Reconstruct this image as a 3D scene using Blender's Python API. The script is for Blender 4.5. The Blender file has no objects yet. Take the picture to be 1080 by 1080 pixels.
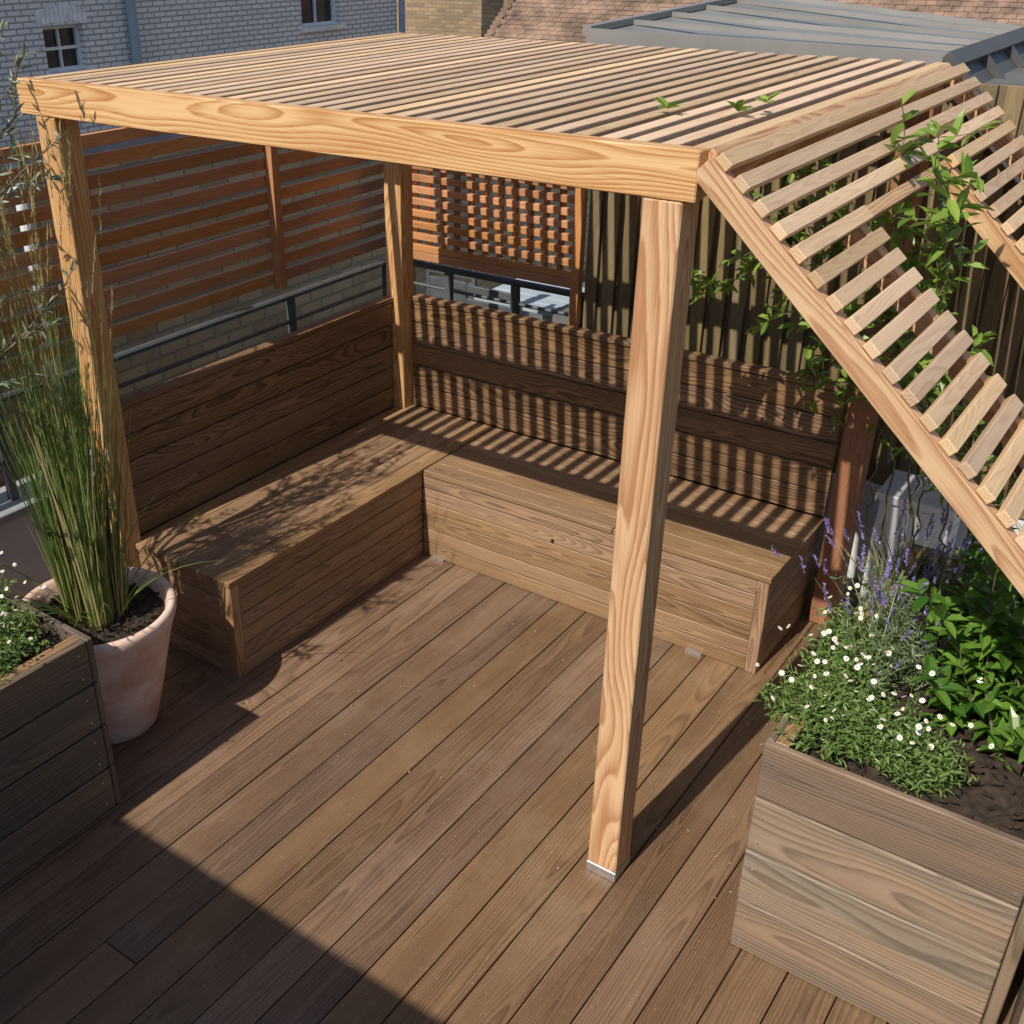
import bpy, math, random
from mathutils import Vector, Matrix
random.seed(7)
sc=bpy.context.scene
U=random.uniform
# ------------------------------------------------------------ helpers
class MB:
    def __init__(s): s.v=[];s.f=[];s.uv=[];s.c=[];s.g={}
    def box(s,lo,hi,L=0,M=None,rnd=None):
        """box lo..hi, grain along axis L; M optional 4x4 placing matrix"""
        b=len(s.v)
        loc=[(x,y,z) for x in (lo[0],hi[0]) for y in (lo[1],hi[1]) for z in (lo[2],hi[2])]
        a1,a2=[a for a in (0,1,2) if a!=L]
        w1,w2=abs(hi[a1]-lo[a1]),abs(hi[a2]-lo[a2])
        c1,c2=(hi[a1]+lo[a1])/2,(hi[a2]+lo[a2])/2
        if w1>=w2: o1=U(-.35,.35)*w1; o2=random.choice((-1,1))*U(.012,.055)+w2*.3
        else: o2=U(-.35,.35)*w2; o1=random.choice((-1,1))*U(.012,.055)+w1*.3
        ou=U(0,60)
        for i,p in enumerate(loc):
            q=Vector(p); s.v.append(tuple(M@q) if M else tuple(q))
            s.g[b+i]=(p[L]+ou,p[a1]-c1+o1,p[a2]-c2+o2)
        F=[(0,1,3,2),(4,6,7,5),(0,4,5,1),(2,3,7,6),(0,2,6,4),(1,5,7,3)]
        r=random.random() if rnd is None else rnd; r2=random.random()
        for f in F:
            s.f.append([b+i for i in f])
            for i in f: s.uv.append((0,0)); s.c.append((r,r2,0,1))
    def poly(s,pts,r=None,uv=None):
        b=len(s.v); s.v+= [tuple(p) for p in pts]; s.f.append(list(range(b,b+len(pts))))
        r=random.random() if r is None else r
        for i,p in enumerate(pts): s.uv.append(uv[i] if uv else (p[0],p[1])); s.c.append((r,r,0,1))
    def leaf(s,p,d,n,l,w,fold=.25,droop=.15):
        d=Vector(d).normalized(); n=Vector(n); sd=d.cross(n)
        if sd.length<1e-4: sd=d.orthogonal()
        sd.normalize(); n=sd.cross(d); p=Vector(p)
        def P(t,a,h): return p+d*l*t+sd*w*a+n*(h*w-droop*l*t*t)
        b=len(s.v)
        vs=[P(0,0,0),P(.3,.45,fold),P(.68,.4,fold),P(1,0,0),P(.3,-.45,fold),P(.68,-.4,fold),P(.3,0,0),P(.68,0,0)]
        s.v+=[tuple(q) for q in vs]; r=random.random()
        for f in ((0,1,6),(6,1,2,7),(7,2,3),(0,6,4),(6,7,5,4),(7,3,5)):
            s.f.append([b+i for i in f])
            for i in f: s.uv.append((0,0)); s.c.append((r,r,0,1))
    def blade(s,p,d,l,w,bend,seg=5,r=None):
        p=Vector(p); d=Vector(d).normalized(); side=d.cross(Vector((U(-1,1),U(-1,1),.1))).normalized()
        b=len(s.v); r=random.random() if r is None else r
        bx=Vector(bend); q=p.copy(); dd=d.copy()
        for i in range(seg+1):
            t=i/seg; ww=w*(1-t**2.2)*.5+.0003
            s.v.append(tuple(q-side*ww)); s.v.append(tuple(q+side*ww))
            dd=(dd+bx/seg).normalized(); q=q+dd*l/seg
        for i in range(seg):
            s.f.append([b+2*i,b+2*i+1,b+2*i+3,b+2*i+2])
            for t in (i,i,i+1,i+1): s.uv.append((0,t/seg)); s.c.append((r,t/seg,0,1))
        return q
    def tube(s,pts,r0,r1=None,n=6,cap=True):
        r1=r0 if r1 is None else r1; pts=[Vector(p) for p in pts]; b=len(s.v); m=len(pts)
        ref=Vector((.31,.17,.93)); rr=random.random()
        for i,p in enumerate(pts):
            d=(pts[min(i+1,m-1)]-pts[max(i-1,0)]).normalized()
            a=d.cross(ref); a=a.normalized() if a.length>.05 else d.orthogonal().normalized(); c=d.cross(a)
            r=r0+(r1-r0)*i/(m-1)
            for k in range(n):
                t=2*math.pi*k/n; s.v.append(tuple(p+a*r*math.cos(t)+c*r*math.sin(t)))
        for i in range(m-1):
            for k in range(n):
                s.f.append([b+i*n+k,b+i*n+(k+1)%n,b+(i+1)*n+(k+1)%n,b+(i+1)*n+k])
                for q in range(4): s.uv.append((i,k/n)); s.c.append((rr,rr,0,1))
        if cap:
            for base in (b,b+(m-1)*n):
                s.f.append([base+k for k in range(n)])
                for q in range(n): s.uv.append((0,0)); s.c.append((rr,rr,0,1))
    def obj(s,name,mat,parent=None,bevel=0,smooth=False):
        me=bpy.data.meshes.new(name); me.from_pydata(s.v,[],s.f)
        me.color_attributes.new('bc','FLOAT_COLOR','CORNER')
        me.attributes['bc'].data.foreach_set('color',[a for q in s.c for a in q])
        if s.g:
            me.attributes.new('gc','FLOAT_VECTOR','POINT')
            me.attributes['gc'].data.foreach_set('vector',[a for i in range(len(s.v)) for a in s.g.get(i,(0,0,0))])
        me.materials.append(mat); o=bpy.data.objects.new(name,me); sc.collection.objects.link(o)
        if smooth:
            for p in me.polygons: p.use_smooth=True
        if bevel:
            m=o.modifiers.new('b','BEVEL'); m.width=bevel; m.segments=1; m.limit_method='ANGLE'
        if parent: o.parent=parent
        return o
def empty(name):
    o=bpy.data.objects.new(name,None); sc.collection.objects.link(o); o.empty_display_size=.1; return o
def frame(origin,xd,zd):
    x=Vector(xd).normalized(); z=Vector(zd).normalized(); y=z.cross(x).normalized(); z=x.cross(y)
    M=Matrix((x,y,z)).transposed().to_4x4(); M.translation=Vector(origin); return M
# ------------------------------------------------------------ materials
class N:
    def __init__(s,name):
        s.m=bpy.data.materials.new(name); s.m.use_nodes=True; s.t=s.m.node_tree; s.t.nodes.clear()
        s.o=s.n('ShaderNodeOutputMaterial'); s.b=s.n('ShaderNodeBsdfPrincipled'); s.l(s.b.outputs[0],s.o.inputs[0])
    def n(s,t,**k):
        q=s.t.nodes.new(t)
        for a,b in k.items(): setattr(q,a,b)
        return q
    def l(s,a,b): s.t.links.new(a,b)
    def put(s,sock,v):
        if isinstance(v,bpy.types.NodeSocket): s.l(v,sock)
        else: sock.default_value=v
    def math(s,op,a,b=None,clamp=False):
        q=s.n('ShaderNodeMath',operation=op); q.use_clamp=clamp; s.put(q.inputs[0],a)
        if b is not None: s.put(q.inputs[1],b)
        return q.outputs[0]
    def vm(s,op,a,b,out=0):
        q=s.n('ShaderNodeVectorMath',operation=op); s.put(q.inputs[0],a)
        if b is not None: s.put(q.inputs[1],b)
        return q.outputs[out]
    def mix(s,f,a,b,mode='MIX'):
        q=s.n('ShaderNodeMix',data_type='RGBA',blend_type=mode); s.put(q.inputs[0],f)
        s.put(q.inputs[6],(*a,1) if isinstance(a,tuple) and len(a)==3 else a); s.put(q.inputs[7],(*b,1) if isinstance(b,tuple) and len(b)==3 else b)
        return q.outputs[2]
    def noise(s,vec,scale=1,detail=2,rough=.5,dist=0,out=0):
        q=s.n('ShaderNodeTexNoise'); s.l(vec,q.inputs['Vector']); q.inputs['Scale'].default_value=scale
        q.inputs['Detail'].default_value=detail; q.inputs['Roughness'].default_value=rough; q.inputs['Distortion'].default_value=dist
        return q.outputs[out]
    def mapv(s,vec,sc): return s.vm('MULTIPLY',vec,sc)
    def bump(s,h,st=.3,d=.002):
        q=s.n('ShaderNodeBump'); q.inputs['Strength'].default_value=st; q.inputs['Distance'].default_value=d; s.l(h,q.inputs['Height'])
        s.l(q.outputs[0],s.b.inputs['Normal'])
    def ramp(s,f,a,b,lo=0,hi=1):
        q=s.n('ShaderNodeMapRange'); s.put(q.inputs[0],f); q.inputs[1].default_value=a;q.inputs[2].default_value=b;q.inputs[3].default_value=lo;q.inputs[4].default_value=hi
        return q.outputs[0]
def wood(name,light,dark,freq=130,ringamt=.75,var=(.78,1.15),rough=.6,grey=None,greyamt=.5,wear=0.0,bump=True,hue=.004,amp=.055,wf=1.1):
    """solid wood: growth rings about a wandering pith line, sampled on every face"""
    k=N(name); g=k.n('ShaderNodeAttribute'); g.attribute_name='gc'; gv=g.outputs['Vector']
    at=k.n('ShaderNodeAttribute'); at.attribute_name='bc'; sp=k.n('ShaderNodeSeparateColor'); k.l(at.outputs['Color'],sp.inputs[0])
    wn=k.noise(k.mapv(gv,(wf,4,4)),1,2,.45,0,out=1)
    off=k.vm('MULTIPLY',k.vm('SUBTRACT',wn,(.5,.5,.5)),(0,amp*2.2,amp*2.2))
    p=k.vm('MULTIPLY',k.vm('ADD',gv,off),(0,1,1))
    r=k.vm('LENGTH',p,None,out=1)
    fib=k.noise(k.mapv(gv,(4,230,230)),1,2,.6)
    fr=k.math('FRACT',k.math('ADD',k.math('MULTIPLY',r,freq),k.math('MULTIPLY',fib,.35)))
    up=k.math('POWER',fr,1.7); dn=k.ramp(fr,.88,1.0,1,0)
    ring=k.math('MULTIPLY',up,dn)
    fibd=k.ramp(fib,.35,.72)
    big=k.noise(k.mapv(gv,(.9,9,9)),1,2,.55)
    f=k.math('ADD',k.math('MULTIPLY',ring,ringamt*1.25),k.math('MULTIPLY',fibd,.36))
    f=k.math('ADD',f,k.ramp(big,.35,.7,-.15,.3),True)
    col=k.mix(f,light,dark)
    if grey:
        gm=k.ramp(big,.35,.65,0,greyamt)
        gm=k.math('ADD',gm,k.math('MULTIPLY',sp.outputs[1],greyamt*.9),True)
        col=k.mix(gm,col,k.mix(f,grey,tuple(c*.45 for c in grey)))
    if wear:
        tc=k.n('ShaderNodeTexCoord'); w=k.noise(tc.outputs['Object'],2.3,5,.7)
        col=k.mix(k.ramp(w,.48,.70,0,wear),col,(.31,.225,.155))
        w2=k.noise(tc.outputs['Object'],70,2,.7); col=k.mix(k.ramp(w2,.66,.72,0,.4),col,(.42,.34,.26))
    v=k.ramp(sp.outputs[0],0,1,var[0],var[1])
    hs=k.n('ShaderNodeHueSaturation'); k.l(col,hs.inputs['Color']); k.l(v,hs.inputs['Value'])
    k.l(k.ramp(sp.outputs[1],0,1,.90,1.08),hs.inputs['Saturation']); k.l(k.ramp(sp.outputs[1],0,1,.5-hue,.5+hue),hs.inputs['Hue'])
    k.l(hs.outputs[0],k.b.inputs['Base Color'])
    k.l(k.ramp(fib,.3,.7,rough-.08,rough+.12),k.b.inputs['Roughness'])
    if bump: k.bump(k.math('ADD',fib,k.math('MULTIPLY',ring,.4)),.35,.0012)
    return k.m
def flat(name,col,rough=.6,metal=0,nvar=.25,scale=6,bump=0):
    k=N(name); tc=k.n('ShaderNodeTexCoord'); n=k.noise(tc.outputs['Object'],scale,4,.6)
    c=k.mix(k.ramp(n,.3,.7),tuple(x*(1-nvar) for x in col),tuple(min(1,x*(1+nvar)) for x in col)); k.l(c,k.b.inputs['Base Color'])
    k.b.inputs['Roughness'].default_value=rough; k.b.inputs['Metallic'].default_value=metal
    if bump: k.bump(k.noise(tc.outputs['Object'],scale*8,3,.6),.5,bump)
    return k.m
def leafm(name,a,b,trans=.35,rough=.45,tip=None):
    k=N(name); at=k.n('ShaderNodeAttribute'); at.attribute_name='bc'; sp=k.n('ShaderNodeSeparateColor'); k.l(at.outputs['Color'],sp.inputs[0])
    c=k.mix(sp.outputs[0],a,b)
    if tip: c=k.mix(k.ramp(sp.outputs[1],.0,.35,1,0),c,tip)
    k.l(c,k.b.inputs['Base Color']); k.b.inputs['Roughness'].default_value=rough
    tr=k.n('ShaderNodeBsdfTranslucent'); k.l(k.mix(.5,c,(.25,.4,.04)),tr.inputs[0])
    ms=k.n('ShaderNodeMixShader'); ms.inputs[0].default_value=trans; k.l(k.b.outputs[0],ms.inputs[1]); k.l(tr.outputs[0],ms.inputs[2]); k.l(ms.outputs[0],k.o.inputs[0])
    return k.m
def brick(name,c1,c2,mort,axes,w=.225,h=.075,ms=.01,stain=.4,off=.5):
    k=N(name); tc=k.n('ShaderNodeTexCoord'); s=k.n('ShaderNodeSeparateXYZ'); k.l(tc.outputs['Object'],s.inputs[0])
    cb=k.n('ShaderNodeCombineXYZ'); k.l(s.outputs[axes[0]],cb.inputs[0]); k.l(s.outputs[axes[1]],cb.inputs[1])
    b=k.n('ShaderNodeTexBrick'); k.l(cb.outputs[0],b.inputs['Vector']); b.offset=off
    b.inputs['Scale'].default_value=1; b.inputs['Brick Width'].default_value=w; b.inputs['Row Height'].default_value=h; b.inputs['Mortar Size'].default_value=ms
    b.inputs['Mortar Smooth'].default_value=.2; b.inputs['Bias'].default_value=0
    b.inputs['Color1'].default_value=(*c1,1); b.inputs['Color2'].default_value=(*c2,1); b.inputs['Mortar'].default_value=(*mort,1)
    n=k.noise(tc.outputs['Object'],1.2,5,.65); n2=k.noise(tc.outputs['Object'],30,3,.6)
    c=k.mix(k.ramp(n,.35,.7,0,stain),b.outputs[0],tuple(x*.45 for x in c2))
    c=k.mix(k.ramp(n2,.4,.7,0,.3),c,tuple(x*.6 for x in c1))
    k.l(c,k.b.inputs['Base Color']); k.b.inputs['Roughness'].default_value=.85
    h_=k.math('SUBTRACT',n2,k.math('MULTIPLY',b.outputs[1],1.5)); k.bump(h_,.5,.008)
    return k.m
CED=wood('cedar_wood',(.72,.47,.255),(.43,.20,.08),freq=115,ringamt=.85,var=(.9,1.06),rough=.5,amp=.07,wf=.9)
SLAT=wood('cedar_slat_wood',(.76,.54,.33),(.50,.30,.16),freq=150,ringamt=.42,var=(.72,1.10),rough=.6,bump=False)
FEN=wood('fence_wood',(.62,.30,.13),(.36,.15,.06),freq=150,ringamt=.4,var=(.7,1.15),rough=.55,bump=False)
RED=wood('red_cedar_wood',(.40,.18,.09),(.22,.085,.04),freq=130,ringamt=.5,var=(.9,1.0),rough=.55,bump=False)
DECK=wood('deck_wood',(.235,.143,.083),(.095,.054,.031),freq=120,ringamt=.62,var=(.78,1.16),rough=.42,wear=.30,amp=.055,wf=.8)
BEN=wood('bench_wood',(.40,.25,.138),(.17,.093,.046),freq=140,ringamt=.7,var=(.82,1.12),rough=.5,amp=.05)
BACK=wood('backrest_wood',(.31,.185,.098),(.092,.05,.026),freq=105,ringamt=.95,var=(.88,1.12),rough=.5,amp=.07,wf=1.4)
PLA=wood('planter_wood',(.36,.235,.14),(.15,.09,.05),freq=85,ringamt=.7,var=(.56,1.15),rough=.66,grey=(.29,.25,.205),greyamt=.48,amp=.06,wf=1.0)
CLAD=wood('cladding_wood',(.24,.175,.085),(.13,.09,.042),freq=150,ringamt=.4,var=(.8,1.2),rough=.6,bump=False)
STEEL=flat('galvanised_steel',(.5,.5,.5),.4,.8,.15,20)
RAILM=flat('painted_metal',(.12,.135,.145),.45,.3,.15,12)
BLACK=flat('black_plastic',(.015,.015,.015),.4)
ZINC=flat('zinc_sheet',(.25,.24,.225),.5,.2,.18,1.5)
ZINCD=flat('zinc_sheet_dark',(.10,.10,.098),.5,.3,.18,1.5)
SOIL=flat('soil_mulch',(.042,.027,.018),.95,0,.6,40,.01)
WHITE=flat('white_render',(.66,.68,.70),.85,0,.12,3,.001)
COP=flat('coping_stone',(.30,.32,.34),.7,0,.2,5)
GLASS=flat('window_glass',(.02,.03,.035),.08)
WFR=flat('white_painted_frame',(.75,.77,.77),.5,0,.06)
PIPE=flat('pipe_paint',(.26,.33,.39),.5,0,.1)
BRW=brick('painted_brick',(.85,.84,.82),(.72,.73,.72),(.32,.33,.34),(1,2),stain=.2,ms=.013)
BRY=brick('stock_brick',(.74,.56,.32),(.50,.36,.20),(.34,.30,.24),(1,2),stain=.35)
BRY2=brick('stock_brick_front',(.40,.28,.15),(.24,.16,.09),(.22,.19,.15),(0,2),stain=.45)
TILEM=flat('clay_tile_body',(.22,.145,.105),.85,0,.55,2.5)
GROUND=flat('ground_asphalt',(.06,.06,.058),.9,0,.3,.5)
FLAT=flat('roof_felt',(.11,.11,.11),.9,0,.3,2)
# ------------------------------------------------------------ ground & deck
m=MB(); m.poly([(-400,-400,-9),(400,-400,-9),(400,400,-9),(-400,400,-9)]); m.obj('ground',GROUND)
m=MB(); x=-.93; bw=.1355
while x<4.2:
    cuts=[-4.25]+sorted([U(-3.8,.6) for _ in range(random.choice([0,0,1]))])+[.97]
    for a,b in zip(cuts[:-1],cuts[1:]): m.box((x,a+.0015,-.03),(x+bw,b-.0015,U(-.001,.001)),1)
    x+=bw+.004
deck=m.obj('deck',DECK,bevel=.002)
m=MB(); m.box((-1.12,-4.6,-9),(4.3,1.0,-.05)); m.obj('terrace_building',BRY2)
# ------------------------------------------------------------ pergola
H=2.10;T=2.213;X0,X1=-.708,1.746;YF,YB=-1.3076,.782
P=empty('pergola')
m=MB(); m.box((X0,YF,H),(X1,YF+.048,T),0,rnd=.85); m.obj('front_beam',CED,P,.003)
m=MB()
m.box((X0+.004,YF+.050,H+.004),(X0+.044,YB,T-.036),1); m.box((X1-.046,YF+.050,H+.004),(X1-.003,YB,T-.036),1)
m.box((X0+.046,YB-.047,H+.003),(X1-.048,YB-.001,T-.037),0)
m.box((X0+.046,-.69,2.07),(X1-.048,-.645,T-.037),0); m.box((X0+.046,.05,2.09),(X1-.048,.092,T-.037),0)
m.box((X0+.046,YF+.050,H+.002),(X1-.048,YF+.09,T-.037),0)
m.obj('joists',CED,P,.002)
m=MB(); n=32
for i in range(n):
    xx=X0+.003+i*(X1-X0-.049)/(n-1); m.box((xx,YF+.050,T-.034+U(-.0008,.0008)),(xx+.043,YB+U(-.003,.006),T-.002+U(-.001,.001)),1)
m.obj('roof_slats',SLAT,P,.002)
def post(x,y,z0=0.0,z1=H-.001,s=.099,mat=CED):
    m=MB(); m.box((x,y,z0),(x+s,y+s,z1),2,rnd=.7); m.obj('post',mat,P,.004)
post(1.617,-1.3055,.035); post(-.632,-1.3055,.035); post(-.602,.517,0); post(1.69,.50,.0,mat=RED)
m=MB(); m.box((1.615,-1.3075,0.0),(1.718,-1.204,.037)); m.box((-.634,-1.3075,0),(-.531,-1.204,.037)); m.obj('post_shoes',STEEL,P,.002)
# sloping side
sl_=.925; q_=math.hypot(1,sl_); O=Vector((1.772,0,2.203)); dv=Vector((1/q_,0,-sl_/q_)); nv=Vector((sl_/q_,0,1/q_))
def SM(s,y): return frame(O+dv*s+Vector((0,y,0)),dv,nv)
m=MB(); S1=1.75
for y,s0 in ((YF+.001,.0),(-.87,.30),(.0,.30),(.738,.0)):
    M=SM(0,y); m.box((s0,0,-.060),(S1,.042,-.002),0,M)
m.box((.262,-.827,-.06),(.298,.738,-.003),1,SM(0,0)); m.box((-.02,YF+.045,-.06),(.0,.738,-.003),1,SM(0,0))
m.obj('sloping_rafters',CED,P,.002)
m=MB(); s=.006
while s<S1-.05:
    M=SM(s+U(-.002,.002),0)
    if s<.26: m.box((0,YF+.008,0),(.038,YB,.022),1,M)
    else:
        m.box((0,YF+.008+U(-.003,.003),0),(.038,-.825+U(-.004,.004),.022),1,M); m.box((0,-.006,0),(.038,YB,.022),1,M)
    s+=.0645
m.obj('sloping_slats',SLAT,P,.002)
m=MB(); m.box((2.96,-1.30,0),(3.05,-1.21,1.04),2); m.box((2.96,.69,0),(3.05,.78,1.04),2); m.obj('end_posts',CED,P,.003)
# ------------------------------------------------------------ bench
B=empty('corner_bench'); L,Mm,W,D,h,hb=1.652,1.235,.565,.592,.45,1.032
m=MB(); nb=6; bh=(h-.024)/nb
for i in range(nb):
    z=i*bh+.002
    m.box((.0,-.000,z),(L-.045,.02,z+bh-.004),0)
    m.box((-.02,-Mm+.045,z),(0,-.002,z+bh-.004),1)
    m.box((-W,-Mm,z),(-.045,-Mm+.02,z+bh-.004),0)
    m.box((L-.02,.045,z),(L,D,z+bh-.004),1)
m.obj('side_boards',BEN,B,.002)
m=MB(); zt=h-.026
m.box((L-.044,-.002,0.0),(L+.002,.044,zt),2,rnd=.95); m.box((-.044,-Mm-.002,0),(.002,-Mm+.044,zt),2,rnd=.9)
m.obj('corner_trims',BEN,B,.002)
m=MB(); m.box((-W+.02,-Mm+.03,0),(-.03,D,h-.05)); m.box((-.03,.03,0),(L-.03,D,h-.05)); m.obj('carcass',BLACK,B)
m=MB(); ns=6; w=(W+.008)/ns
for i in range(ns):
    m.box((-W+i*w,-Mm-.008,h-.024),(-W+(i+1)*w-.004,D,h),1)
w=(D+.008)/ns
for i in range(ns):
    y=-.008+i*w
    m.box((.012,y,h-.024),(.98,y+w-.004,h),0); m.box((.984,y,h-.024),(L+.008,y+w-.004,h),0)
m.obj('seat_boards',BEN,B,.002)
m=MB(); nb=5; z0=h+.004; bh=(hb-.022-z0)/nb
for i in range(nb):
    z=z0+i*bh
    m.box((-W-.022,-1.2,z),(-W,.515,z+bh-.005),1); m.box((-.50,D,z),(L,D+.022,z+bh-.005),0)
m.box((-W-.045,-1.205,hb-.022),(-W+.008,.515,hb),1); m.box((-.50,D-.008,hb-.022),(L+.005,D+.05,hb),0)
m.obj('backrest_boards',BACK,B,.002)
m=MB(); m.box((-W-.04,-1.19,0),(-W-.023,.51,hb-.024)); m.box((-.5,D+.023,0),(L-.01,D+.04,hb-.024)); m.obj('backrest_frame',BLACK,B)
m=MB()
m.tube([(.70,-.004,.30),(.70,.004,.30)],.008,n=12); m.obj('lock',BLACK,B)
m=MB()
m.box((1.36,-.022,.001),(1.43,-.002,.012)); m.box((.06,-.022,.001),(.13,-.002,.012)); m.obj('floor_brackets',STEEL,B)
# ------------------------------------------------------------ planters
def planter(name,x0,x1,y0,y1,hh,cols,vis):
    E=empty(name); m=MB(); nb=4; b=hh/nb
    for i in range(nb):
        z=i*b+.005; r=cols[i]; zt_=z+b-.008; j=U(-.0015,.0015)
        m.box((x0+j,y0+j,z),(x1-.032,y0+.022,zt_),0,rnd=r); m.box((x0,y1-.022,z),(x1,y1,zt_),0,rnd=r)
        m.box((x0+.001,y0+.024,z),(x0+.022,y1-.024,zt_),1,rnd=r); m.box((x1-.022,y0+.024,z),(x1,y1-.024,zt_),1,rnd=r)
    m.box((x1-.029,y0-.002,0.002),(x1+.002,y0+.0225,hh-.001),2)
    m.obj('side_boards',PLA,E,.0035)
    m=MB(); m.box((x0+.024,y0+.023,.01),(x1-.024,y0+.0235,hh-.02)); m.box((x1-.0235,y0+.025,.01),(x1-.0225,y1-.025,hh-.02)); m.obj('liner',BLACK,E)
    m=MB()
    m.box((x0+.023,y0+.024,hh-.035),(x0+.06,y1-.024,hh-.004),1,rnd=.9); m.box((x1-.06,y0+.024,hh-.035),(x1-.025,y1-.024,hh-.004),1)
    m.obj('inner_rails',BEN,E,.002)
    m=MB(); nx,ny=24,36
    g=[[Vector((x0+.025+(x1-x0-.05)*i/nx,y0+.025+(y1-y0-.05)*j/ny,hh-.06+U(-.014,.014))) for j in range(ny+1)] for i in range(nx+1)]
    for i in range(nx):
        for j in range(ny): m.poly([g[i][j],g[i+1][j],g[i+1][j+1],g[i][j+1]])
    for q in range(450):
        p=(U(x0+.04,x1-.04),U(y0+.04,y1-.04),hh-.045+U(-.01,.01)); m.leaf(p,(U(-1,1),U(-1,1),U(-.2,.4)),(U(-1,1),U(-1,1),1),U(.015,.04),U(.006,.015))
    m.obj('soil',SOIL,E)
    m=MB()
    for i in range(nb):
        for zz in (.04,.13):
            for xx in (x0+.03,x1-.05): m.tube([(xx,y0-.003,i*b+zz),(xx,y0+.002,i*b+zz)],.0035,n=8)
            for yy in (y0+.06,y1-.06): m.tube([(x1+.0015,yy,i*b+zz),(x1-.002,yy,i*b+zz)],.0035,n=8)
    m.obj('screws',STEEL,E)
    return E
planter('wooden_planter',2.10,2.79,-1.32,.0,.76,[.65,1.0,.95,.35],1)
planter('wooden_planter',2.82,3.6,-1.75,-.6,.62,[.5,.6,.4,.6],1)
planter('wooden_planter',-.75,.18,-3.1,-1.98,.69,[.1,0,.15,.05],1)  # dark board tones put this planter's self-shadow into the wood colour
# ------------------------------------------------------------ pot
PT=empty('terracotta_pot'); px,py=-.20,-1.695
prof=[(0,0.0),(.150,0.0),(.160,.012),(.192,.13),(.222,.26),(.250,.38),(.268,.44),(.281,.475),(.285,.50),(.280,.514),(.266,.518),(.255,.510),(.245,.48),(.23,.42),(0,.41)]
def lathe(prof,cx,cy,n=64):
    m=MB(); b=0
    for r,z in prof:
        for k in range(n):
            t=2*math.pi*k/n; m.v.append((cx+r*math.cos(t),cy+r*math.sin(t),z))
    for i in range(len(prof)-1):
        for k in range(n):
            m.f.append([i*n+k,i*n+(k+1)%n,(i+1)*n+(k+1)%n,(i+1)*n+k])
            for q in range(4): m.uv.append((k/n,i)); m.c.append((.5,.5,0,1))
    return m
k=N('terracotta_bloom'); tc=k.n('ShaderNodeTexCoord'); n1=k.noise(tc.outputs['Object'],6,6,.65); n2=k.noise(k.mapv(tc.outputs['Object'],(3,3,30)),1,3,.6)
c=k.mix(k.ramp(n1,.35,.65),(.60,.36,.26),(.80,.63,.54)); c=k.mix(k.ramp(n2,.45,.7,0,.4),c,(.50,.28,.19)); k.l(c,k.b.inputs['Base Color']); k.b.inputs['Roughness'].default_value=.85
k.bump(k.math('ADD',n2,k.noise(tc.outputs['Object'],60,3,.6)),.35,.003); TERRA=k.m
lathe(prof,px,py).obj('pot_body',TERRA,PT,smooth=True)
m=MB(); 
for i in range(14):
    for kx in range(24):
        def q(i,kx): 
            r=.246*i/14; t=2*math.pi*kx/24; random.seed(i*100+kx%24); return Vector((px+r*math.cos(t),py+r*math.sin(t),.46+U(-.012,.012)))
        m.poly([q(i,kx),q(i,kx+1),q(i+1,kx+1),q(i+1,kx)])
random.seed(11)
for i in range(260):
    t=U(0,6.28); r=.23*math.sqrt(U(0,1)); m.leaf((px+r*math.cos(t),py+r*math.sin(t),.47),(U(-1,1),U(-1,1),U(-.2,.4)),(U(-1,1),U(-1,1),1),U(.015,.04),U(.006,.015))
m.obj('soil',SOIL,PT)
# ------------------------------------------------------------ grasses
GR=leafm('grass_blade',(.10,.17,.04),(.22,.30,.09),.3,tip=(.32,.31,.10))
GRD=leafm('grass_dry',(.36,.27,.13),(.48,.38,.2),.25)
GE=empty('ornamental_grass'); m=MB(); md=MB()
cl=[(-.085,.0),(-.05,-.05),(.05,-.02),(.03,.06),(-.04,.05)]
for i in range(620):
    t=U(0,6.28); r=.04*math.sqrt(U(0,1)); a=U(0,6.28); lean=U(.0,.09); cx,cy=random.choice(cl)
    bx,by=px+cx+r*math.cos(t),py+cy+r*math.sin(t)
    d=(math.cos(t)*lean+cx*.4-.02,math.sin(t)*lean+cy*.4,1); l=U(.3,1.0) if i%3 else U(.8,1.3)
    (m if random.random()<.82 else md).blade((bx,by,.46),d,l,U(.0035,.0065),(math.cos(a)*U(.03,.22),math.sin(a)*U(.03,.22),-U(0,.05)),6)
for i in range(30):
    t=U(0,6.28); m.blade((px+.08*math.cos(t),py+.08*math.sin(t),.46),(math.cos(t)*.4,math.sin(t)*.4,1),U(.35,.6),.005,(math.cos(t)*.8,math.sin(t)*.8,-.7),7)
for i in range(70):
    t=U(0,6.28); lean=U(.02,.15); a=U(0,6.28); cx,cy=random.choice(cl)
    bx,by=px+cx,py+cy; l=U(1.0,1.45)
    D_=Vector((math.cos(t)*lean-.04,math.sin(t)*lean,1))
    e=(md if random.random()<.4 else m).blade((bx,by,.46),D_,l,.003,(math.cos(a)*.08,math.sin(a)*.08,0),6)
    dd=D_+Vector((math.cos(t)*.1,math.sin(t)*.1,0))
    for q in range(24):
        md.blade(e-dd*(.17*q/24)+Vector((0,0,.02)),dd+Vector((U(-.25,.25),U(-.25,.25),0)),U(.02,.04),.0022,(0,0,0),1)
m.obj('blades',GR,GE); md.obj('dry_stalks',GRD,GE)
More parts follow.
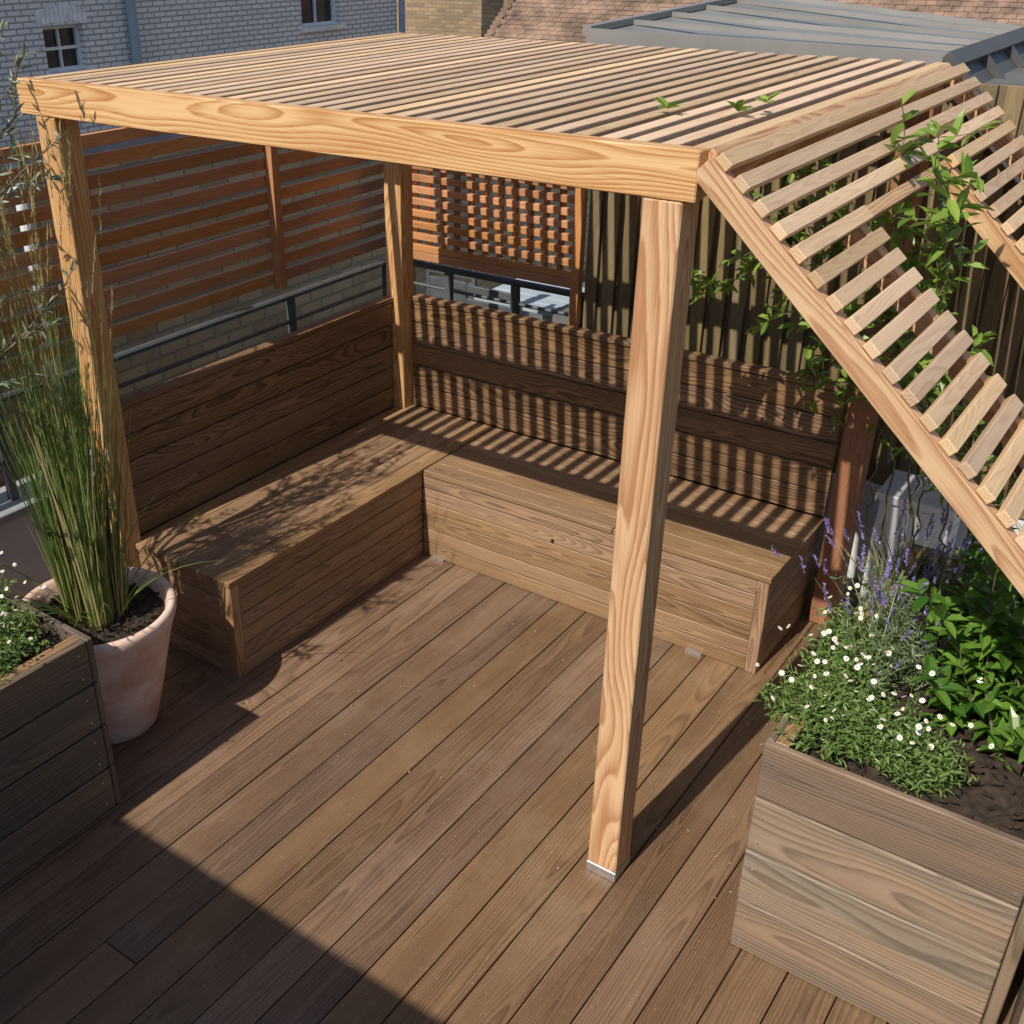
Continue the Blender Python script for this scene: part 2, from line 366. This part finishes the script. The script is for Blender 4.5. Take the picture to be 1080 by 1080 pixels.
# ------------------------------------------------------------ olive tree
OL=leafm('olive_leaf',(.14,.17,.10),(.32,.36,.26),.2); BARK=flat('bark',(.16,.12,.085),.9,0,.3,30,.004)
OE=empty('olive_tree'); ml=MB(); mt=MB()
def wander(p,d,l,n,jit,grav=0):
    pts=[Vector(p)]; d=Vector(d).normalized()
    for i in range(n):
        d=(d+Vector((U(-jit,jit),U(-jit,jit),U(-jit,jit)+grav))).normalized(); pts.append(pts[-1]+d*l/n)
    return pts
tr=wander((-.42,-2.15,.62),(.0,.02,1),1.15,6,.05); mt.tube(tr,.028,.018,8)
brs=[]
for i in range(12):
    s=random.choice(tr[3:]); a=2*math.pi*i/12+U(-.2,.2)
    brs.append(wander(s,(math.cos(a)*.8,math.sin(a)*.8,U(.6,1.3)),U(.45,.65),6,.15,.03))
for i in range(7):
    s=random.choice(tr[4:]); brs.append(wander(s,(U(.05,.6),1,U(.6,1.25)),U(.60,.80),7,.10,.02))
for br in brs:
    mt.tube(br,.008,.003,6)
    for j in range(6):
        st=random.choice(br[2:]); tw=wander(st,(br[-1]-br[-2]).normalized()+Vector((U(-.9,.9),U(-.9,.9),U(-.4,.7))),U(.15,.28),6,.15,-.03); mt.tube(tw,.003,.0012,4,False)
        for p,q in zip(tw[:-1],tw[1:]):
            for s_ in range(3):
                d=(q-p).normalized(); o=Vector((U(-1,1),U(-1,1),U(-1,1))); ml.leaf(p.lerp(q,U(0,1)),d*.8+o*.7,(U(-1,1),U(-1,1),1),U(.03,.055),U(.008,.012),.15,.1)
ml.obj('leaves',OL,OE); mt.obj('branches',BARK,OE,smooth=True)
# ------------------------------------------------------------ climbing jasmine
JL=leafm('jasmine_leaf',(.12,.22,.035),(.34,.48,.09),.4,.35); JS=flat('jasmine_stem',(.14,.13,.06),.7,0,.3,30)
JE=empty('climbing_jasmine'); ml=MB(); mt=MB()
def vine(pts,tw=.18,ls=(.045,.08),r=.004,many=(1,2,2,3),zmin=0):
    P_=[Vector(p) for p in pts]; fine=[]
    for a,b in zip(P_[:-1],P_[1:]):
        k=max(2,int((b-a).length/.04))
        for i in range(k): fine.append(a.lerp(b,i/k)+Vector((U(-.012,.012),U(-.012,.012),U(-.008,.008))))
    fine.append(P_[-1]); mt.tube(fine,r,.0015,5)
    for i,p in enumerate(fine):
        if p.z<zmin: continue
        for s in range(random.choice(many)):
            ml.leaf(p,(U(-1,1),U(-1,1),U(-.6,.7)),(U(-.6,.6),U(-.6,.6),1),U(*ls),U(.02,.032))
        if random.random()<tw:
            t=wander(p,(U(-1,1),U(-1,1),U(-.3,1)),U(.08,.22),4,.3,0); mt.tube(t,.002,.001,4,False)
            for q in t:
                for s in range(3): ml.leaf(q,(U(-1,1),U(-1,1),U(-.6,.7)),(U(-.6,.6),U(-.6,.6),1),U(*ls),U(.018,.03))
for pts in [[(2.05,-.15,.7),(1.98,.0,1.2),(1.95,-.2,1.7),(1.95,-.38,2.0),(1.92,-.42,2.22)],
            [(2.2,-.3,.7),(2.15,-.3,1.3),(2.10,-.40,1.8),(2.02,-.40,2.16)],
            [(2.15,-.2,.7),(2.12,-.35,1.5),(2.12,-.50,1.98),(2.06,-.55,2.12)],
            [(2.3,-.5,.8),(2.28,-.6,1.3),(2.30,-.7,1.62)],
            [(2.35,-.35,.8),(2.3,-.4,1.25),(2.2,-.3,1.6)],
            [(2.1,-.1,.9),(2.0,.1,1.3),(1.92,.2,1.55)]]: vine(pts,.20,ls=(.05,.085),zmin=1.22)
vine([(1.88,.42,.3),(1.84,.45,.9),(1.82,.46,1.3)],0,many=(0,0,1))
for pts in [[(1.82,.46,1.3),(1.80,.46,1.5),(1.66,.30,1.68),(1.45,.20,1.66),(1.28,.15,1.58)],[(1.66,.30,1.68),(1.5,.2,1.5),(1.42,.16,1.36)],[(1.5,.2,1.66),(1.38,.1,1.75),(1.30,.05,1.86)],
            [(1.45,.2,1.66),(1.30,.1,1.50),(1.22,.1,1.46)],[(1.80,.46,1.4),(1.68,.3,1.42),(1.60,.25,1.25),(1.62,.25,1.08)],
            [(1.84,.45,1.1),(1.74,.36,1.2),(1.68,.33,1.02)],[(1.7,.32,1.68),(1.62,.0,1.85),(1.55,-.1,1.98)]]: vine(pts,.4,many=(2,3,3,4))
for q in ((1.45,-.85,2.225),(1.62,-.80,2.225),(1.66,-.72,2.24)):
    for s in range(5): ml.leaf(q,(U(-1,1),U(-1,1),U(.1,.7)),(0,0,1),.05,.024)
ml.obj('leaves',JL,JE); mt.obj('stems',JS,JE)
# ------------------------------------------------------------ glossy shrub in right planter
SL=leafm('shrub_leaf',(.05,.13,.02),(.16,.30,.045),.3,.25)
SE=empty('evergreen_shrub'); ml=MB(); mt=MB()
for i in range(46):
    a=U(0,6.28); b0=(2.56+U(-.12,.14),-.80+U(-.2,.36),.68)
    br=wander(b0,(math.cos(a)*.45,math.sin(a)*.45,1),U(.2,.62),7,.16); mt.tube(br,.004,.002,5)
    for j,p in enumerate(br[1:]):
        for s in range(5):
            ml.leaf(p+Vector((U(-.01,.01),U(-.01,.01),0)),(U(-1,1),U(-1,1),U(-.2,.7)),(U(-.4,.4),U(-.4,.4),1),U(.05,.09),U(.024,.038))
ml.obj('leaves',SL,SE); mt.obj('stems',JS,SE)
# ------------------------------------------------------------ lavender
LV=leafm('lavender_foliage',(.13,.19,.09),(.25,.32,.16),.25); LF=leafm('lavender_flower',(.20,.15,.40),(.36,.29,.60),.2)
LE=empty('lavender'); m=MB(); mf=MB()
for c in ((2.25,-.86),(2.22,-.68),(2.32,-.52),(2.35,-.76),(2.18,-.50)):
    for i in range(16):     # leafy stems: short narrow leaves in whorls along a wandering stem
        a=U(0,6.28); st=wander((c[0]+U(-.05,.05),c[1]+U(-.05,.05),.69),(math.cos(a)*U(0,.6),math.sin(a)*U(0,.6),1),U(.10,.27),8,.22)
        for p in st[1:]:
            for q in range(5): m.leaf(p,(U(-1,1),U(-1,1),U(0,1.1)),(U(-1,1),U(-1,1),1),U(.018,.035),.0045,.1,.1)
    for i in range(20):
        a=U(0,6.28); ln=U(.05,.65); e=m.blade((c[0]+U(-.05,.05),c[1]+U(-.05,.05),.74),(math.cos(a)*ln-.05,math.sin(a)*ln+.05,1),U(.18,.42),.0026,(math.cos(a)*.3,math.sin(a)*.3,U(-.3,.1)),5)
        d=Vector((math.cos(a)*ln*1.2,math.sin(a)*ln*1.2,1)).normalized()
        for q in range(18):
            mf.leaf(e-d*(.05*q/18),d+Vector((U(-1,1),U(-1,1),U(-.3,.5)))*.8,(U(-1,1),U(-1,1),U(-1,1)),U(.007,.012),.006)
m.obj('foliage',LV,LE); mf.obj('flowers',LF,LE)
# ------------------------------------------------------------ daisies
DF=leafm('daisy_foliage',(.09,.165,.035),(.22,.32,.09),.3); DP=flat('daisy_petal',(.8,.78,.76),.6,0,.05); DY=flat('daisy_centre',(.65,.42,.04),.7)
def daisies(spots,nf,nb):
    E=empty('daisy_clump'); m=MB(); mp=MB(); mc=MB()
    for (cx,cy,R0,zb) in spots:
        def pt():
            t=U(0,6.28); r=R0*math.sqrt(U(0,1)); return cx+r*math.cos(t),cy+r*math.sin(t),1-(r/R0)**2
        for i in range(nb):
            x_,y_,hh_=pt(); a=U(0,6.28)
            st=wander((x_,y_,zb-.06),(math.cos(a)*U(0,.8),math.sin(a)*U(0,.8),1),U(.05,.09)+.07*hh_,4,.35)
            for p in st[1:]:
                for q in range(2): m.leaf(p,(U(-1,1),U(-1,1),U(-.3,.8)),(U(-.6,.6),U(-.6,.6),1),U(.012,.028),U(.004,.009))
        for i in range(nf):
            x_,y_,hh_=pt(); a=U(0,6.28); ln=U(.1,.9); e=m.blade((x_,y_,zb-.05),(math.cos(a)*ln,math.sin(a)*ln,1),U(.08,.12)+.08*hh_,.0018,(0,0,0),3)
            nn=Vector((U(-.7,.7),U(-.9,.3),U(.5,1))).normalized(); u=nn.orthogonal().normalized(); v=nn.cross(u); R=U(.0055,.0095)
            for k_ in range(10):
                t=k_*.628; d=u*math.cos(t)+v*math.sin(t); mp.leaf(e,d,nn,R,.005,.0,.05)
            mc.poly([e+nn*.0015+(u*math.cos(t*.785)+v*math.sin(t*.785))*.0028 for t in range(8)])
    m.obj('foliage',DF,E); mp.obj('petals',DP,E); mc.obj('centres',DY,E)
daisies([(2.22,-1.15,.11,.77),(2.18,-1.00,.12,.77),(2.34,-1.10,.11,.76),(2.45,-1.14,.08,.75),(2.16,-.84,.09,.77)],15,190)
daisies([(2.12,-.68,.08,.78),(2.10,-1.12,.05,.76)],6,80)
daisies([(-.05,-2.16,.12,.71),(-.30,-2.10,.12,.71),(.05,-2.28,.08,.70)],20,170)
# dry seed-head grass on the right
GE2=empty('feather_grass'); m=MB(); md=MB()
for c in ((2.62,-.15),(2.14,-.30)):
    for i in range(60):
        a=U(0,6.28); ln=U(.05,.5); m.blade((c[0]+U(-.04,.04),c[1]+U(-.04,.04),.7),(math.cos(a)*ln,math.sin(a)*ln,1),U(.2,.5) if c[0]>2.4 else U(.1,.25),.004,(math.cos(a)*.5,math.sin(a)*.5,-.3),6)
    for i in range(11):
        a=U(0,6.28); ln=U(.1,.5); d=Vector((math.cos(a)*ln-(0 if c[0]>2.4 else .5),math.sin(a)*ln,1)).normalized(); hh_=U(.55,1.0) if c[0]>2.4 else U(.15,.3)
        e=md.blade((c[0],c[1],.7),d,hh_,.003,(math.cos(a)*.2,math.sin(a)*.2,0),6)
        for q in range(22): md.blade(e-d*(.11*q/22),d+Vector((U(-.4,.4),U(-.4,.4),0)),.025,.003,(0,0,0),1)
m.obj('blades',GR,GE2); md.obj('seed_heads',GRD,GE2)
# fallen petals and leaf scraps on the deck
m=MB()
for i in range(70):
    if i%2: p=(2.05-abs(random.gauss(0,.18)),U(-1.3,.0),.0035)
    else: p=(U(-.4,2.0),U(-1.6,-.05),.0035)
    m.leaf(p,(U(-1,1),U(-1,1),0),(U(-.2,.2),U(-.2,.2),1),U(.006,.018),U(.003,.008),.1,.0)
m.obj('leaf_litter',leafm('litter',(.16,.12,.05),(.45,.42,.30),.1))
# metal storage box standing between bench and planter
SB=empty('metal_storage_box'); m=MB()
m.box((1.84,.66,.02),(2.12,.90,.56)); m.box((1.825,.645,.562),(2.135,.915,.60)); m.box((1.93,.63,.44),(2.03,.643,.455)); m.box((1.93,.643,.44),(1.94,.659,.455)); m.box((2.02,.643,.44),(2.03,.659,.455))
for z in (.15,.30): m.box((1.86,.652,z),(2.10,.6595,z+.012))
m.obj('box_body',flat('pale_metal',(.66,.69,.73),.4,.15,.1,4),SB,.008)
# ------------------------------------------------------------ left side: parapet, railing, fence
m=MB(); m.box((-1.10,-4.6,-.05),(-.95,1.0,.56)); pr=m.obj('parapet_wall',WHITE)
m=MB(); m.box((-1.14,-4.6,.562),(-.91,1.02,.60)); o=m.obj('coping',COP,pr,.004)
R=empty('metal_railing'); m=MB()
for z,r in ((1.03,.018),(.90,.010),(.77,.010)): m.tube([(-1.0,-3.5,z),(-1.0,1.02,z)],r,n=10)
for y in (-2.6,-1.45,.25,1.02): m.box((-1.02,y-.015,.6),(-.985,y+.015,1.02))
m.obj('rails',RAILM,R)
R=empty('metal_railing'); m=MB()
for z,r in ((1.03,.018),(.92,.010),(.80,.010)): m.tube([(-1.0,1.08,z),(.24,1.08,z)],r,n=10)
for x in (-.62,-.2,.2): m.box((x-.02,1.065,.4),(x+.02,1.095,1.02))
m.obj('rails',RAILM,R)
F=empty('slatted_fence'); m=MB(); z=1.07
while z<1.92:
    cuts=[-3.2,-2.0,-.85,.27,1.36]
    for a,b in zip(cuts[:-1],cuts[1:]): m.box((-1.13,a+.002,z),(-1.108,b-.002,z+.053),1)
    z+=.080
m.obj('slats',FEN,F,.002)
m=MB()
for y in (-3.2,-2.0,-.85,.27,1.34): m.box((-1.107,y-.025,.6 if y!=.27 else 1.05),(-1.06,y+.025,1.93),2)
m.obj('fence_posts',FEN,F,.002)
F=empty('lattice_screen'); m=MB(); z=1.13
while z<2.05:
    m.box((-.93,.99,z),(.168,1.02,z+.034),0); z+=.060
m.obj('slats',FEN,F,.002)
m=MB(); m.box((.17,.985,.9),(.215,1.03,2.12),2); m.box((-.97,.985,.9),(-.932,1.03,2.12),2); m.box((-.93,.987,1.085),(.168,1.028,1.128),0)
x=-.90
while x<.15: m.box((x,1.0205,1.13),(x+.030,1.038,2.08),2); x+=.088
m.obj('screen_frame',FEN,F,.002)
# ------------------------------------------------------------ clad dormer with zinc roof
E=empty('clad_dormer'); m=MB(); x=.232
while x<4.2:
    m.box((x,1.02,.47),(x+.062,1.045,2.12),2); x+=.093
m.box((.225,1.046,.46),(4.2,1.06,2.12),2,rnd=.1); m.box((.225,1.06,.46),(.25,3.0,2.12),2)
m.obj('vertical_cladding',CLAD,E,.0015)
m=MB(); m.box((.24,1.005,-.03),(4.2,1.07,.458)); m.obj('rendered_plinth',WHITE,E)
m=MB(); m.box((.26,1.08,-9),(4.2,3.0,2.1)); m.obj('core',FLAT,E)
m=MB()
A,Bq,C_,D_=(.16,1.03,2.225),(1.68,.99,2.20),(1.68,3.2,2.13),(.10,3.2,2.27)
m.poly([A,Bq,C_,D_])
m.poly([(.16,1.03,2.13),(1.68,.99,2.13),Bq,A]); m.poly([(.10,3.2,2.13),(.16,1.03,2.13),A,D_])
for j in range(6):
    t=j/5; p=Vector(A).lerp(Vector(D_),t); q=Vector(Bq).lerp(Vector(C_),t)
    M=frame(p,(q-p),(0,0,1)); m.box((0,-.010 if j else 0,0.0),((q-p).length,.010,.022),0,M)
M=frame(A,Vector(D_)-Vector(A),(0,0,1)); m.box((0,-.02,0.002),(2.17,.02,.030),0,M)
m.obj('zinc_roof',ZINC,E)
m=MB(); e0=Vector((1.68,.985,2.20)); dn=Vector((.70,0,-.71)).normalized()
Mz=frame(e0,dn,(.71,0,.70)); m.box((0,0,-.05),(2.2,2.2,0),0,Mz)
for j in range(6): m.box((0,j*.43,0.001),(2.2,j*.43+.02,.03),0,Mz)
m.box((-.01,-.012,.0),(.05,2.2,.034),0,Mz)
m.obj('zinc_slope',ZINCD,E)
# ------------------------------------------------------------ neighbour terrace
m=MB(); m.box((-2.2,1.2,-9),(.2,7,-.3)); m.obj('neighbour_terrace',FLAT)
T_=empty('garden_table'); m=MB()
for i in range(5): m.box((-1.35,2.4+i*.125,.40),(-.75,2.515+i*.125,.43),0)
for x,y in ((-1.32,2.42),(-.82,2.42),(-1.32,2.95),(-.82,2.95)): m.box((x,y,-.3),(x+.05,y+.05,.40),2)
m.obj('table_parts',flat('table_paint',(.36,.42,.47),.5,0,.08),T_,.003)
def chair(cx,cy):
    T_=empty('garden_chair'); m=MB()
    for dx in (-.2,.2):
        for dy in (-.2,.2): m.box((cx+dx-.015,cy+dy-.015,-.3),(cx+dx+.015,cy+dy+.015,.15 if dy<0 else .6),2)
    m.box((cx-.22,cy-.22,.15),(cx+.22,cy+.22,.18),0)
    for k_ in range(4): m.box((cx-.2,cy+.19,.26+k_*.09),(cx+.2,cy+.21,.32+k_*.09),0)
    m.obj('chair_parts',RAILM,T_,.003)
chair(-.35,2.6); chair(-1.75,2.5); chair(-1.05,1.95)
# ------------------------------------------------------------ stock brick garden wall next door
E=empty('brick_garden_wall'); m=MB(); m.box((-2.53,-12,-9),(-2.3,9,1.60)); m.obj('wall',BRY,E)
m=MB(); m.box((-2.56,-12,1.602),(-2.27,9,1.65)); m.obj('coping',COP,E)
m=MB(); m.tube([(-2.23,-.35,-9),(-2.23,-.35,1.58)],.035,n=12); m.obj('downpipe',WFR,E)
# ------------------------------------------------------------ white painted brick house
E=empty('painted_brick_house'); m=MB()
wins=[(6.25,6.92,.92,1.50),(11.4,12.4,1.16,2.3),(2.6,3.3,.92,1.5)]
ys=sorted([-8,14.0]+[w[0] for w in wins]+[w[1] for w in wins])
for a,b in zip(ys[:-1],ys[1:]):
    w=[w for w in wins if abs(w[0]-a)<1e-6]
    if w: m.box((-11.4,a,-9),(-11,b,w[0][2])); m.box((-11.4,a,w[0][3]),(-11,b,6))
    else: m.box((-11.4,a,-9),(-11,b,6))
m.obj('walls',BRW,E)
mf=MB(); mg=MB(); ms=MB()
for (a,b,z0_,z1_) in wins:
    mg.box((-11.2,a,z0_),(-11.18,b,z1_)); t=.045
    mf.box((-11.178,a,z0_),(-11.12,a+t,z1_)); mf.box((-11.178,b-t,z0_),(-11.12,b,z1_)); mf.box((-11.178,a+t,z0_),(-11.12,b-t,z0_+t)); mf.box((-11.178,a+t,z1_-t),(-11.12,b-t,z1_))
    mm=(a+b)/2; mz=(z0_+z1_)/2; mf.box((-11.176,mm-.014,z0_+t),(-11.13,mm+.014,z1_-t)); mf.box((-11.174,a+t,mz-.02),(-11.128,b-t,mz+.02))
    ms.box((-11.1,a-.06,z0_-.07),(-10.93,b+.06,z0_-.002))
    n_=11
    for i in range(n_):
        u0=a-.08+(b-a+.16)*i/n_; u1=a-.08+(b-a+.16)*(i+1)/n_-.01; hgt=.05*(1-((i+.5)/n_*2-1)**2)
        ms.box((-11.02,u0,z1_-.0+hgt),(-10.99,u1,z1_+.2+hgt))
mf.obj('window_frames',WFR,E); mg.obj('window_panes',GLASS,E); ms.obj('sills_and_arches',flat('painted_stone',(.72,.73,.73),.8),E)
m=MB(); m.tube([(-10.92,7.73,-9),(-10.92,7.73,6)],.075,n=14); m.tube([(-10.92,14.05,-9),(-10.92,14.05,6)],.06,n=12); m.obj('downpipe',PIPE,E)
# ------------------------------------------------------------ tiled roof house behind
E=empty('tiled_roof_house'); m=MB(); rows=70; y0,z0_,y1,z1_=14.2,.2,20.5,5.0; ang=math.atan2(z1_-z0_,y1-y0); Ls=math.hypot(y1-y0,z1_-z0_)
for i in range(rows):
    s=i*Ls/rows; xa=-9.6+(i%2)*.085; M=frame((0,y0+math.cos(ang)*s,z0_+math.sin(ang)*s),(1,0,0),(0,-math.sin(ang),math.cos(ang)))
    x=xa
    while x<4:
        m.box((x+.003,0,-.01),(x+.166,Ls/rows+.02,.012+U(-.003,.003)),0,M@Matrix.Rotation(-.10+U(-.02,.02),4,'X')); x+=.17
o=m.obj('tiles',TILEM,E)
m=MB()
for i in range(rows):
    s=i*Ls/rows; m.box((-9.72,y0+math.cos(ang)*s,z0_+math.sin(ang)*s-.05),(-9.56,y0+math.cos(ang)*(s+.075),z0_+math.sin(ang)*s+.05))
m.obj('verge_tiles',TILEM,E)
m=MB(); m.box((-9.5,14.3,-9),(14,20.6,.1)); m.poly([(-9.58,y0,z0_-.1),(-9.58,y1,z1_-.1),(-9.58,y1,-9),(-9.58,y0,-9)]); m.obj('walls',BRY2,E)
m=MB(); m.box((-16,17,-9),(-9.7,17.3,4)); m.obj('brick_boundary_wall',BRY2)
# house wall behind the camera, casting the foreground shadow
m=MB(); m.box((-6,-4.9,-9),(6,-4.30,2.50)); m.obj('rear_house_wall',BRY2)
# ------------------------------------------------------------ light
w=bpy.data.worlds.new('World'); sc.world=w; w.use_nodes=True; nt=w.node_tree
sky=nt.nodes.new('ShaderNodeTexSky'); sky.sky_type='NISHITA'; sky.sun_disc=False
el=math.atan2(1.10,math.hypot(1,.09))
sky.sun_elevation=el; sky.sun_rotation=math.radians(185)
bg=nt.nodes['Background']; bg.inputs[1].default_value=.115; nt.links.new(sky.outputs[0],bg.inputs[0])
sl=bpy.data.lights.new('sun','SUN'); sl.energy=4.9; sl.angle=math.radians(.5); sl.color=(1,.93,.82)
so=bpy.data.objects.new('sun',sl); sc.collection.objects.link(so); so.rotation_euler=Vector((.09,1,-1.10)).to_track_quat('-Z','Y').to_euler()
# ------------------------------------------------------------ camera
cam=bpy.data.cameras.new('camera'); co=bpy.data.objects.new('camera',cam); sc.collection.objects.link(co); sc.camera=co
cam.sensor_fit='HORIZONTAL'; cam.sensor_width=36; cam.lens=1163.258/1080*36; cam.shift_x=92.2/1080; cam.shift_y=6.3/1080; cam.clip_end=2000; cam.clip_start=.05
Mx=Matrix.Rotation(.6427,4,'Z')@Matrix.Rotation(1.0783,4,'X')@Matrix.Rotation(-.0099,4,'Z')
Mx.translation=Vector((2.7504,-3.6612,2.6492)); co.matrix_world=Mx
sc.view_settings.view_transform='Standard'; sc.view_settings.look='None'; sc.view_settings.exposure=0
